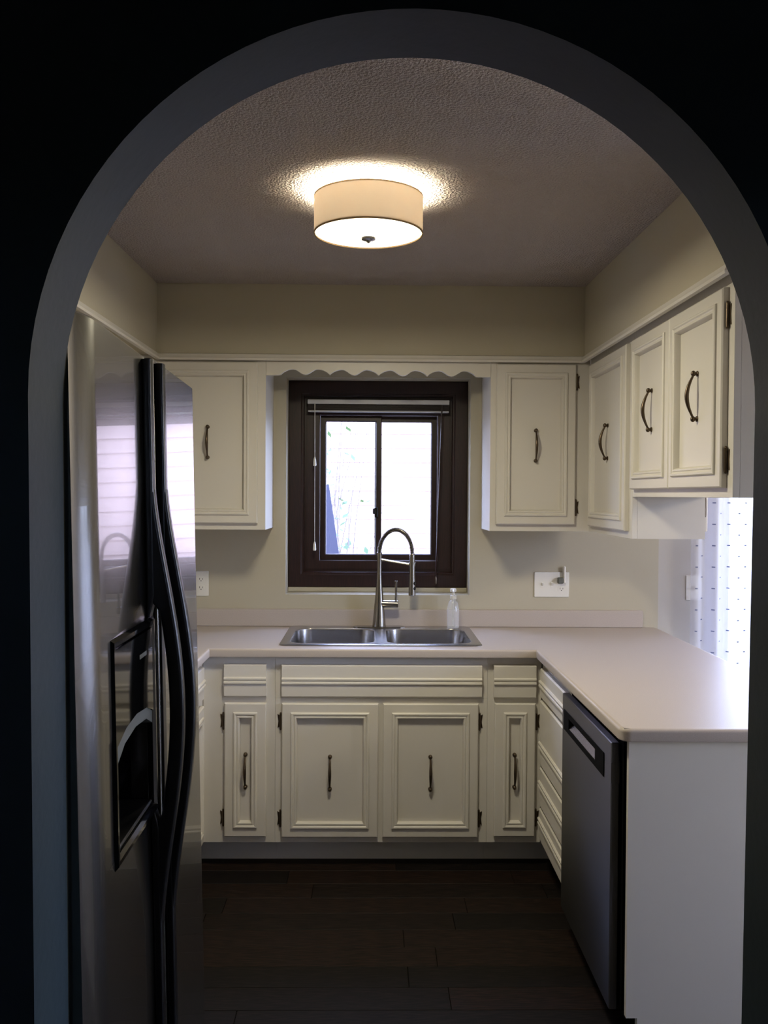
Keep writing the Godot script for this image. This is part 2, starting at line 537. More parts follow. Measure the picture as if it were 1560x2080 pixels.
# ---------------------------------------------------------------- dining side
func dining() -> void:
	var d := Node3D.new()
	d.name = "door_1"
	add_child(d)
	tag(d, "sliding glass patio door behind the sheer curtain", "door", "", "structure")
	var fr := MB.new()
	fr.rings(1.6605, 0.0005, 3.2595, 2.0395, [[0, -0.20], [0, -0.09], [0.05, -0.09], [0.05, -0.20]], false)
	part("frame", fr, M.white_plastic, d)
	for k in 2:
		var a := 1.711 if k == 0 else 2.44
		var e := 2.48 if k == 0 else 3.209
		var zz := -0.13 if k == 0 else -0.165
		var q := MB.new()
		q.rings(a, 0.051, e, 1.989, [[0, zz - 0.03], [0, zz], [0.05, zz], [0.05, zz - 0.03]], false)
		var sash := part("sash", q, M.white_plastic, d)
		part("pane", bx(Vector3(a + 0.0505, 0.1015, zz - 0.018), Vector3(e - 0.0505, 1.9385, zz - 0.012)), M.glass, sash)
	# window in the dining room's side wall, outside the frame: the cool light on the peninsula's end
	var w2 := Node3D.new()
	w2.name = "window_2"
	add_child(w2)
	tag(w2, "dining room window in the side wall", "window", "", "structure")
	var wf := MB.new()
	for q in [[1.7505, 0.8505, 1.80, 2.0595], [2.90, 0.8505, 2.9495, 2.0595], [1.80, 0.8505, 2.90, 0.90], [1.80, 2.01, 2.90, 2.0595]]:
		wf.box(Vector3(3.44, q[1], q[0]), Vector3(3.52, q[3], q[2]))
	part("frame", wf, M.white_plastic, w2)
	part("pane", bx(Vector3(3.478, 0.901, 1.801), Vector3(3.484, 2.009, 2.899)), M.glass, w2)
	# small window behind the camera: the faint light on the near face of the arch wall
	var w3 := Node3D.new()
	w3.name = "window_3"
	add_child(w3)
	tag(w3, "small window in the rear wall of the front room", "window", "", "structure")
	wf = MB.new()
	wf.rings(0.9005, 1.5505, 1.2995, 1.9495, [[0, 5.66], [0, 5.74], [0.03, 5.74], [0.03, 5.66]], false)
	part("frame", wf, M.white_plastic, w3)
	part("pane", bx(Vector3(0.931, 1.581, 5.695), Vector3(1.269, 1.919, 5.70)), M.glass, w3)
	# globe pendant over the dining table, outside the frame: it lights the wall under the right-hand cabinets
	var pl := thing("pendant_lamp", "opal globe pendant lamp hanging in the dining room", "lamp", Vector3(2.45, CEIL, 1.5))
	var pb := MB.new()
	pb.lathe(Vector3.ZERO, [[0.05, -0.02], [0.055, -0.0005]], 20)
	part("canopy", pb, M.white_plastic, pl)
	pb = MB.new()
	pb.rod(Vector3(0, -0.45, 0), Vector3(0, -0.02, 0), 0.003, 6)
	part("cord", pb, M.black, pl)
	var ge := mat(Color(0.95, 0.95, 0.95), 0.3)
	ge.emission_enabled = true
	ge.emission = Color(1.0, 0.97, 0.93)
	ge.emission_energy_multiplier = 4.0
	pb = MB.new()
	pb.ball(Vector3(0, -0.54, 0), 0.09, 1.0, 20)
	part("lamp_globe", pb, ge, pl, Vector3.ZERO, 50)
	var po := OmniLight3D.new()
	po.name = "pendant_light"
	po.light_color = Color(1.0, 0.95, 0.86)
	po.light_energy = 0.95
	po.light_size = 0.08
	po.omni_range = 12.0
	po.omni_attenuation = 2.0
	po.shadow_enabled = true
	po.position = Vector3(0, -0.54, 0)
	pl.add_child(po)
	# sheer curtain with woven dashes
	var im := Image.create(128, 128, false, Image.FORMAT_RGBA8)
	im.fill(Color(0.95, 0.95, 0.97, 0.40))
	im.fill_rect(Rect2i(24, 30, 18, 7), Color(0.36, 0.38, 0.46, 1.0))
	im.fill_rect(Rect2i(88, 94, 18, 7), Color(0.36, 0.38, 0.46, 1.0))
	var cm := StandardMaterial3D.new()
	cm.albedo_texture = ImageTexture.create_from_image(im)
	cm.transparency = BaseMaterial3D.TRANSPARENCY_ALPHA
	cm.roughness = 0.9
	cm.backlight_enabled = true
	cm.backlight = Color(0.52, 0.53, 0.58)
	cm.cull_mode = BaseMaterial3D.CULL_DISABLED
	var cu := thing("sheer_curtain", "white sheer curtain with small dark dashes over patio door", "curtain", Vector3(1.5, 0.03, 0.075))
	var arr := []
	arr.resize(Mesh.ARRAY_MAX)
	var v := PackedVector3Array(); var nn := PackedVector3Array(); var uv := PackedVector2Array(); var ix := PackedInt32Array()
	var nx := 240; var ny := 12
	for j in ny + 1:
		for i in nx + 1:
			var f := float(i) / nx
			var y := 2.14 * j / ny
			var ph := f * 118.0 + 0.5 * sin(f * 23.0)
			var amp := 0.020 + 0.008 * sin(f * 31.0)
			v.append(Vector3(f * 1.82, y, sin(ph) * amp))
			var dz := cos(ph) * amp * 118.0 / 1.82
			nn.append(Vector3(-dz, 0, 1).normalized())
			uv.append(Vector2(f * 1.82 * 10.0 * 1.25, -y * 10.0))
	for j in ny:
		for i in nx:
			var a := j * (nx + 1) + i
			ix.append_array([a, a + nx + 1, a + 1, a + 1, a + nx + 1, a + nx + 2])
	arr[Mesh.ARRAY_VERTEX] = v; arr[Mesh.ARRAY_NORMAL] = nn; arr[Mesh.ARRAY_TEX_UV] = uv; arr[Mesh.ARRAY_INDEX] = ix
	var cmesh := ArrayMesh.new()
	cmesh.add_surface_from_arrays(Mesh.PRIMITIVE_TRIANGLES, arr)
	put("cloth", cmesh, cm, cu)
	var rod := MB.new()
	rod.rod(Vector3(-0.06, 2.15, 0), Vector3(1.86, 2.15, 0), 0.01)
	rod.ball(Vector3(-0.06, 2.15, 0), 0.02)
	rod.ball(Vector3(1.86, 2.15, 0), 0.02)
	for x in [0.02, 1.80]:
		rod.rod(Vector3(x, 2.15, 0), Vector3(x, 2.15, -0.0865), 0.006)
	part("rod", rod, M.white_plastic, cu)

# ---------------------------------------------------------------- cabinets
func make_handle() -> void:
	var b := MB.new()
	var pts := PackedVector3Array(); var rad := PackedFloat32Array()
	for i in 17:
		var f := i / 16.0
		pts.append(Vector3(0, lerpf(-0.066, 0.066, f), 0.011 + 0.021 * sin(PI * f)))
		rad.append(0.0034 + 0.0032 * pow(sin(PI * f), 2.0))
	b.tube(pts, rad, 8)
	for s in [-1.0, 1.0]:
		b.tube(PackedVector3Array([Vector3(0, 0.066 * s, 0), Vector3(0, 0.066 * s, 0.003), Vector3(0, 0.066 * s, 0.005), Vector3(0, 0.066 * s, 0.012)]), PackedFloat32Array([0.0085, 0.0085, 0.005, 0.0045]), 10)
		b.ball(Vector3(0, 0.0665 * s, 0.013), 0.0075, 1.15, 10)
	handle_mesh = b.mesh(50)
	b = MB.new()
	b.rod(Vector3(0, -0.030, 0.006), Vector3(0, 0.030, 0.006), 0.0048, 8)
	b.ball(Vector3(0, 0.032, 0.006), 0.0045, 1.2, 8)
	b.ball(Vector3(0, -0.032, 0.006), 0.0045, 1.2, 8)
	b.prism(PackedVector2Array([Vector2(-0.013, -0.028), Vector2(-0.002, -0.022), Vector2(-0.002, 0.022), Vector2(-0.013, 0.028), Vector2(-0.009, 0)]), Vector3(0, 0, 0.0002), Vector3.RIGHT, Vector3.UP, Vector3(0, 0, 0.003))
	hinge_mesh = b.mesh(50)

const DOOR := [[0, 0.0004], [0, 0.015], [0.004, 0.019], [0.036, 0.019], [0.037, 0.0235], [0.040, 0.026], [0.045, 0.026], [0.048, 0.0225], [0.051, 0.0215], [0.054, 0.0235], [0.058, 0.0235], [0.061, 0.019], [0.064, 0.005], [0.064, 0.0004]]

# a door on the cabinet's front; hinge -1 left, 1 right, 0 none
func door(par: Node3D, x0: float, y0: float, x1: float, y1: float, hinge: int, hy := -1.0, hx := -1.0) -> void:
	var w := x1 - x0; var h := y1 - y0
	var b := MB.new()
	b.rings(0, 0, w, h, DOOR, false)
	var d := part("door", b, M.paint, par, Vector3(x0, y0, 0))
	part("panel", bx(Vector3(0.0642, 0.0642, 0.001), Vector3(w - 0.0642, h - 0.0642, 0.0052)), M.paint, d)
	if hy > 0.0:
		put("handle", handle_mesh, M.bronze, d, Vector3(w / 2 if hx < 0.0 else hx - x0, hy - y0, 0.0053))
	if hinge != 0:
		for yy in [0.075, h - 0.075]:
			var hi := put("hinge", hinge_mesh, M.bronze, d, Vector3(-0.0055 if hinge < 0 else w + 0.0055, yy, 0.0))
			if hinge > 0: hi.scale = Vector3(1, 1, 1); hi.rotation.z = PI

func drawer(par: Node3D, x0: float, y0: float, x1: float, y1: float, by: float, called := "drawer") -> void:
	var c := by - y0
	var h := y1 - y0
	var p := PackedVector2Array([Vector2(0, 0.0004), Vector2(0, 0.013), Vector2(0.005, 0.018)])
	for q in [[-0.015, 0.018], [-0.014, 0.022], [-0.010, 0.0255], [-0.004, 0.0245], [-0.001, 0.021], [0.001, 0.021], [0.004, 0.0245], [0.010, 0.0255], [0.014, 0.022], [0.015, 0.018]]:
		p.append(Vector2(c + q[0], q[1]))
	p.append_array([Vector2(h - 0.005, 0.018), Vector2(h, 0.013), Vector2(h, 0.0004)])
	var b := MB.new()
	b.prism(p, Vector3.ZERO, Vector3.UP, Vector3.BACK, Vector3(x1 - x0, 0, 0))
	part(called, b, M.paint, par, Vector3(x0, y0, 0))

func carcass(par: Node3D, w: float, y0: float, y1: float, dep: float, toe := 0.0, ta := 0.0, tb := 0.0) -> void:
	part("body", bx(Vector3(0.0006, y0, -dep + 0.0006), Vector3(w - 0.0006, y1, -0.0195)), M.paint, par)
	part("face_frame", bx(Vector3(0.0003, y0, -0.019), Vector3(w - 0.0003, y1, 0), 0.0008), M.paint, par)
	if toe > 0.0:
		part("toe_kick", bx(Vector3(0.0003 - ta, 0, -toe - 0.016), Vector3(w - 0.0003 + tb, y0 - 0.0005, -toe)), M.paint, par)

func upper_cabinets() -> void:
	var zf := 0.322
	var top := 2.133
	# left of the window
	var c := thing("upper_cabinet", "white wall cabinet with one panelled door between fridge and window", "cabinet", Vector3(-1.259, 1.376, zf), 0, "upper cabinets")
	carcass(c, 0.799, 0, top - 1.376, 0.3215)
	door(c, 0.331, 0.028, 0.765, 0.729, -1, 0.381)
	door(c, 0.012, 0.028, 0.322, 0.729, 1, 0.381)
	# right of the window
	c = thing("upper_cabinet", "white wall cabinet with one door just past window toward corner", "cabinet", Vector3(0.522, 1.376, zf), 0, "upper cabinets")
	carcass(c, 0.438, 0, top - 1.376, 0.3215)
	door(c, 0.025, 0.030, 0.372, 0.729, 1, 0.375)
	# right run, tall corner unit; local x runs towards the camera
	var xf := 0.9605
	c = thing("upper_cabinet", "tall white corner cabinet above the countertop with single narrow door", "cabinet", Vector3(xf, 1.376, 0.3225), -PI / 2, "upper cabinets")
	carcass(c, 0.655, 0, top - 1.376, 0.27)
	door(c, 0.046, 0.027, 0.612, 0.721, -1, 0.375, 0.322)
	dining_doors(c, 0.27, [[0.03, 0.63]], 0.027, 0.721)
	# short unit hung over the peninsula
	c = thing("upper_cabinet", "shorter white two door cabinet hanging over the peninsula", "cabinet", Vector3(xf, 1.53, 0.9785), -PI / 2, "upper cabinets")
	carcass(c, 0.92, 0, top - 1.53, 0.27)
	door(c, 0.024, 0.027, 0.446, 0.566, -1, 0.296)
	door(c, 0.452, 0.027, 0.880, 0.566, 1, 0.296)
	dining_doors(c, 0.27, [[0.03, 0.45], [0.46, 0.89]], 0.027, 0.566)
	# scalloped valance board between the two cabinets
	var v := thing("window_valance", "white scalloped valance board above the kitchen window", "valance", Vector3(0.031, 2.05, 0.305))
	var p := PackedVector2Array([Vector2(-0.4902, 0.083), Vector2(-0.4902, 0.0), Vector2(-0.432, 0.002)])
	for s in 4:
		for k in range(1 if s else 0, 21):
			var f := k / 20.0
			var y := 0.006 + 0.0115 * (1.0 - cos(TAU * 2.0 * f)) * (1.0 if absf(f - 0.5) < 0.25 else 1.0)
			y = 0.004 + 0.024 * pow(absf(sin(TAU * f)), 0.75)
			if f > 0.25 and f < 0.75:
				y = 0.004 + 0.024 * (0.5 + 0.5 * cos(TAU * 2.0 * (f - 0.25))) 
			p.append(Vector2(-0.426 + 0.213 * (s + f), y - 0.002 * s * 0.5))
	p.append_array([Vector2(0.432, 0.0), Vector2(0.4902, 0.0), Vector2(0.4902, 0.083)])
	var b := MB.new()
	b.prism(p, Vector3.ZERO, Vector3.RIGHT, Vector3.UP, Vector3(0, 0, 0.019))
	part("scalloped_board", b, M.paint, v)
	part("backing_rail", bx(Vector3(-0.490, 0.055, -0.02), Vector3(0.490, 0.0825, -0.0005)), M.paint, v)

# doors on the dining side of a unit (the far side of its depth)
func dining_doors(c: Node3D, dep: float, spans: Array, y0: float, y1: float) -> void:
	for s in spans:
		var b := MB.new()
		b.rings(0, 0, s[1] - s[0], y1 - y0, DOOR, false)
		var d := part("rear_door", b, M.paint, c, Vector3(s[1], y0, -dep))
		d.rotation.y = PI
		part("panel", bx(Vector3(0.0642, 0.0642, 0.001), Vector3(s[1] - s[0] - 0.0642, y1 - y0 - 0.0642, 0.0052)), M.paint, d)
		for yy in [0.09, y1 - y0 - 0.09]:
			put("hinge", hinge_mesh, M.bronze, d, Vector3(-0.0055, yy, 0))

func base_cabinets() -> void:
	var zf := 0.598
	var top := 0.8725
	var c := thing("base_cabinet", "narrow white cabinet with drawer under countertop, nearest the fridge", "cabinet", Vector3(-0.680, 0, zf), 0, "base cabinets")
	carcass(c, 0.295, 0.106, top, 0.597, 0.095, 0.074, 0.0)
	drawer(c, 0.088, 0.707, 0.259, 0.841, 0.774)
	door(c, 0.090, 0.135, 0.260, 0.682, -1, 0.404)
	c = thing("sink_base_cabinet", "wide white two door cabinet directly under the sink", "cabinet", Vector3(-0.385, 0, zf), 0, "base cabinets")
	carcass(c, 0.868, 0.106, 0.70, 0.597, 0.095)
	part("top_rail", bx(Vector3(0.0003, 0.7005, -0.019), Vector3(0.8677, top, 0), 0.0008), M.paint, c)
	drawer(c, 0.027, 0.706, 0.843, 0.839, 0.772, "false_drawer_front")
	door(c, 0.028, 0.132, 0.421, 0.681, -1, 0.395)
	door(c, 0.440, 0.132, 0.830, 0.681, 1, 0.395)
	c = thing("base_cabinet", "narrow white cabinet with drawer between sink and inside corner", "cabinet", Vector3(0.483, 0, zf), 0, "base cabinets")
	carcass(c, 0.222, 0.106, top, 0.597, 0.095, 0.0, 0.077)
	drawer(c, 0.024, 0.704, 0.197, 0.840, 0.773)
	door(c, 0.028, 0.136, 0.196, 0.683, 1, 0.404)
	# stack of drawers on the right run
	c = thing("drawer_cabinet", "white stack of four drawers beside the dishwasher", "cabinet", Vector3(0.7085, 0, 0.6005), -PI / 2, "base cabinets")
	carcass(c, 0.535, 0.106, top, 0.58, 0.075)
	for q in [[0.716, 0.835, 0.772], [0.442, 0.704, 0.523], [0.276, 0.433, 0.365], [0.140, 0.266, 0.215]]:
		drawer(c, 0.045, q[0], 0.515, q[1], q[2])
	# run along the left wall, mostly behind the fridge; local x runs away from the camera
	c = thing("base_cabinet", "white cabinet along side wall behind the fridge, only its edge showing", "cabinet", Vector3(-0.6805, 0, 2.09), PI / 2, "base cabinets")
	carcass(c, 1.49, 0.106, top, 0.578, 0.075)
	for k in 3:
		var a := 0.02 + 0.475 * k
		drawer(c, a, 0.707, a + 0.455, 0.841, 0.774)
		door(c, a, 0.135, a + 0.455, 0.682, 1 if k == 2 else -1, 0.404)
	# closed back and end of the peninsula
	c = thing("peninsula_end", "plain off-white end panel of the peninsula beside dishwasher", "panel", Vector3(0.70, 0, 1.852))
	var b := MB.new()
	b.prism(PackedVector2Array([Vector2(0.030, 0), Vector2(0.60, 0), Vector2(0.60, top), Vector2(0, top), Vector2(0, 0.117), Vector2(0.030, 0.117)]), Vector3.ZERO, Vector3.RIGHT, Vector3.UP, Vector3(0, 0, 0.018))
	part("end_panel", b, M.paint, c)
	part("back_panel", bx(Vector3(0.598, 0, -1.845), Vector3(0.616, top, -0.0005)), M.paint, c)

# ---------------------------------------------------------------- countertop
func countertop() -> void:
	var c := thing("countertop", "pinkish beige laminate countertop wrapping round the kitchen", "countertop", Vector3.ZERO)
	var y0 := CT - 0.0345
	var b := MB.new()
	var i := 0.012
	# top slabs, cut out round the sink
	for r in [[-1.2595, 0.0005, -0.362, 0.638 - i], [-0.362, 0.0005, 0.453, 0.046], [-0.362, 0.556, 0.453, 0.638 - i], [0.453, 0.0005, 1.365 - i, 0.638 - i], [0.674 + i, 0.638 - i, 1.365 - i, 1.885 - i], [-1.2595, 0.638 - i, -0.646 - i, 2.09]]:
		b.box(Vector3(r[0], y0, r[1]), Vector3(r[2], CT, r[3]))
	part("top", b, M.counter, c)
	# rolled front edge
	var prof := [[0.0, y0], [i - 0.002, y0], [i, y0 + 0.003], [i, CT - 0.010], [i - 0.0015, CT - 0.005], [i - 0.005, CT - 0.0015], [i - 0.010, CT], [0.0, CT]]
	b = MB.new()
	b.sweep([Vector2(-0.646 - i, 2.09), Vector2(-0.646 - i, 0.638 - i), Vector2(0.674 + i, 0.638 - i), Vector2(0.674 + i, 1.885 - i - 0.02), Vector2(0.674 + i + 0.006, 1.885 - i - 0.006), Vector2(0.674 + i + 0.02, 1.885 - i), Vector2(1.365 - i, 1.885 - i), Vector2(1.365 - i, 0.0005)], prof)
	part("front_edge", b, M.counter, c, Vector3.ZERO, 50)
	part("corner_infill", bx(Vector3(0.6865, y0, 1.85), Vector3(0.72, CT - 0.0006, 1.8728)), M.counter, c)
	# backsplash strip
	b = MB.new()
	b.box(Vector3(-1.2595, CT + 0.0004, 0.0006), Vector3(1.295, 0.990, 0.021), 0.003)
	part("backsplash", b, M.counter, c)

# ---------------------------------------------------------------- refrigerator
func door_slice(b: MB, y0: float, y1: float, xa: float, xb: float, za: float, zb: float, ra: float, rb: float, back := -0.06, ch0 := 0.0, ch1 := 0.0) -> void:
	# outline in the floor plane, seen from above counter-clockwise
	var loops := []
	for q in [[y0, ch0], [y0 + ch0, 0.0], [y1 - ch1, 0.0], [y1, ch1]]:
		var g: float = q[1]
		var l := PackedVector3Array()
		var turn := 0.36 if ra > 0.02 else PI / 2
		for k in 9:      # front corner at xa
			var a := turn * (1.0 - k / 8.0)
			l.append(Vector3(xa + g + ra * sin(turn) - ra * sin(a), q[0], za - g - ra + ra * cos(a)))
		for k in 9:      # front corner at xb
			var a := PI / 2 * k / 8
			l.append(Vector3(xb - g - rb + rb * sin(a), q[0], zb - g - rb + rb * cos(a)))
		l.append(Vector3(xb - g, q[0], back))
		l.append(Vector3(xa + g, q[0], back))
		loops.append(l)
	b.loft(loops)

func fridge() -> void:
	var f := thing("refrigerator", "tall stainless side-by-side refrigerator with black bow handles", "refrigerator", Vector3(-0.3617, 0, 3.044))
	f.rotation = Vector3(-0.0215, PI / 2 + 0.012, 0)
	part("body", bx(Vector3(0.004, 0.03, -0.76), Vector3(0.896, 1.755, -0.067), 0.004), M.black, f)
	part("grille", bx(Vector3(0.01, 0.035, -0.066), Vector3(0.89, 0.075, -0.045), 0.003), M.black, f)
	for x in [0.05, 0.85]:
		var ft := MB.new()
		ft.lathe(Vector3(x, 0.002, -0.12), [[0.02, 0], [0.02, 0.012], [0.01, 0.014], [0.01, 0.029]], 10)
		part("foot", ft, M.black, f)
	for x in [[0.02, 0.11], [0.80, 0.885]]:
		part("hinge_cover", bx(Vector3(x[0], 1.7555, -0.13), Vector3(x[1], 1.800, -0.045), 0.008), M.black, f)
	# freezer door (nearer the camera) with the dispenser opening
	var b := MB.new()
	var za := 0.008; var zb := -0.005
	var cx0 := 0.125; var cx1 := 0.354; var cy0 := 0.985; var cy1 := 1.165
	var zl := lerpf(za, zb, cx0 / 0.413); var zr := lerpf(za, zb, cx1 / 0.413)
	door_slice(b, 0.08, cy0, -0.030, 0.413, za, zb, 0.22, 0.006, -0.06, 0.004, 0.0)
	door_slice(b, cy1, 1.781, -0.030, 0.413, za, zb, 0.22, 0.006, -0.06, 0.0, 0.004)
	door_slice(b, cy0, cy1, -0.030, cx0, za, zl, 0.22, 0.0001)
	door_slice(b, cy0, cy1, cx1, 0.413, zr, zb, 0.0001, 0.006)
	var fd := part("freezer_door", b, M.steel, f, Vector3.ZERO, 20)
	# dispenser: bezel, control panel, recess
	var d := MB.new()
	d.rings(0.098, 0.968, 0.374, 1.314, [[0, -0.008], [0, 0.006], [0.005, 0.011], [0.012, 0.011], [0.017, 0.006], [0.022, -0.058]], false)
	part("dispenser_bezel", d, M.gloss_black, fd)
	d = MB.new()
	d.prism(PackedVector2Array([Vector2(0.117, 1.296), Vector2(0.117, 1.150), Vector2(0.17, 1.166), Vector2(0.236, 1.172), Vector2(0.306, 1.166), Vector2(0.355, 1.150), Vector2(0.355, 1.296)]), Vector3(0, 0, -0.010), Vector3.RIGHT, Vector3.UP, Vector3(0, 0, 0.019))
	var cp := part("control_panel", d, M.gloss_black, fd)
	d = MB.new()
	var arc := PackedVector2Array([Vector2(0.124, 1.120), Vector2(0.17, 1.141), Vector2(0.239, 1.150), Vector2(0.312, 1.145), Vector2(0.354, 1.128), Vector2(0.354, 1.149), Vector2(0.316, 1.165), Vector2(0.239, 1.1712), Vector2(0.17, 1.165), Vector2(0.124, 1.149)])
	d.prism(arc, Vector3(0, 0, -0.05), Vector3.RIGHT, Vector3.UP, Vector3(0, 0, 0.056))
	part("arched_trim", d, M.grey_plastic, fd)
	d = MB.new()
	for k in 7:
		d.box(Vector3(0.262 + 0.0072 * k, 1.256, 0.0090), Vector3(0.2675 + 0.0072 * k, 1.263, 0.0094))
	part("maker_mark", d, M.grey_plastic, cp)
	part("recess_back", bx(Vector3(0.1255, 0.986, -0.0595), Vector3(0.3535, 1.164, -0.056)), M.black, fd)
	d = MB.new()
	d.box(Vector3(0.215, 1.03, -0.0555), Vector3(0.271, 1.10, -0.035), 0.006)
	part("paddle", d, M.black, fd)
	part("drip_tray", bx(Vector3(0.13, 0.9865, -0.0555), Vector3(0.352, 0.993, 0.004), 0.002), M.black, fd)
	# fridge door
	b = MB.new()
	door_slice(b, 0.08, 1.781, 0.419, 0.90, 0.006, -0.006, 0.006, 0.03, -0.06, 0.004, 0.004)
	var rd := part("fridge_door", b, M.steel, f, Vector3.ZERO, 20)
	# bow handles: full-height black strips that swell out in the middle
	for k in 2:
		var x0 := 0.372 if k == 0 else 0.430
		var zb2 := -0.004 if k == 0 else 0.0055
		var hb := MB.new()
		var base_loops := []; var bow := []
		var n := 40
		for j in n + 1:
			var y := lerpf(0.09, 1.772, float(j) / n)
			var o := 0.016 + 0.046 * pow(maxf(0.0, sin(PI * clampf((y - 0.74) / 0.82, 0, 1))), 1.6)
			base_loops.append(strip_loop(x0, x0 + 0.026, zb2, zb2 + (0.004 if y > 0.955 and y < 1.34 else minf(o, 0.0155)), y, 0.005))
		hb.loft(base_loops)
		for j in 33:
			var y := lerpf(0.76, 1.54, j / 32.0)
			var o := 0.016 + 0.046 * pow(maxf(0.0, sin(PI * clampf((y - 0.74) / 0.82, 0, 1))), 1.6)
			var inn := 0.003
			if y > 0.95 and y < 1.345:
				inn = maxf(0.003, o - 0.026)
			bow.append(strip_loop(x0 + 0.001, x0 + 0.025, zb2 + inn, zb2 + o, y, 0.006))
		hb.loft(bow)
		part("handle", hb, M.black, fd if k == 0 else rd, Vector3.ZERO, 45)

func strip_loop(x0: float, x1: float, z0: float, z1: float, y: float, r: float) -> PackedVector3Array:
	var m := minf(r, minf((x1 - x0), (z1 - z0)) * 0.45)
	var l := PackedVector3Array()
	for q in [[x0 + m, z0, 0], [x0 + m, z1, 0]]: pass
	var cs := [[x0 + m, z1 - m, PI], [x1 - m, z1 - m, PI * 1.5], [x1 - m, z0 + m, 0.0], [x0 + m, z0 + m, PI * 0.5]]
	for c in cs:
		for k in 4:
			var a: float = c[2] + PI / 2 * k / 3.0
			l.append(Vector3(c[0] + m * cos(a), y, c[1] - m * sin(a)))
	return l

# ---------------------------------------------------------------- dishwasher
func dishwasher() -> void:
	# local x runs towards the camera, +z faces the kitchen
	var d := thing("dishwasher", "dark stainless dishwasher with pocket handle under the peninsula counter", "dishwasher", Vector3(0.675, 0, 1.145), -PI / 2)
	var w := 0.64
	part("tub", bx(Vector3(0.012, 0.10, -0.60), Vector3(w + 0.02, 0.868, -0.03)), M.gap, d)
	part("toe_panel", bx(Vector3(0.012, 0.002, -0.09), Vector3(w + 0.02, 0.088, -0.075)), M.gap, d)
	# door in pieces round the pocket
	var b := MB.new()
	var px0 := 0.10; var px1 := 0.47; var py0 := 0.735; var py1 := 0.785
	b.box(Vector3(0, 0.092, -0.024), Vector3(w, py0, 0), 0.0025)
	b.box(Vector3(0, py1, -0.024), Vector3(w, 0.845, 0), 0.0025)
	b.box(Vector3(0, py0 - 0.004, -0.024), Vector3(px0, py1 + 0.004, -0.00001))
	b.box(Vector3(px1, py0 - 0.004, -0.024), Vector3(w, py1 + 0.004, -0.00001))
	var dr := part("door", b, M.dark_steel, d)
	part("pocket_back", bx(Vector3(px0, py0, -0.0238), Vector3(px1, py1, -0.0225)), M.black, dr)
	b = MB.new()
	for q in [[0.03, 0.726, 0.565, 0.742], [0.03, 0.778, 0.565, 0.795], [0.03, 0.742, 0.105, 0.778], [0.465, 0.742, 0.565, 0.778]]:
		b.box(Vector3(q[0], q[1], 0.0003), Vector3(q[2], q[3], 0.002))
	part("pocket_surround", b, M.gap, dr)
	b = MB.new()
	b.prism(PackedVector2Array([Vector2(py0 + 0.0005, 0.0), Vector2(py0 + 0.010, 0.0), Vector2(py1 - 0.012, -0.0222), Vector2(py0 + 0.0005, -0.0222)]), Vector3(0.107, 0, 0), Vector3.UP, Vector3.BACK, Vector3(0.356, 0, 0))
	part("pocket_scoop", b, M.nickel, dr)

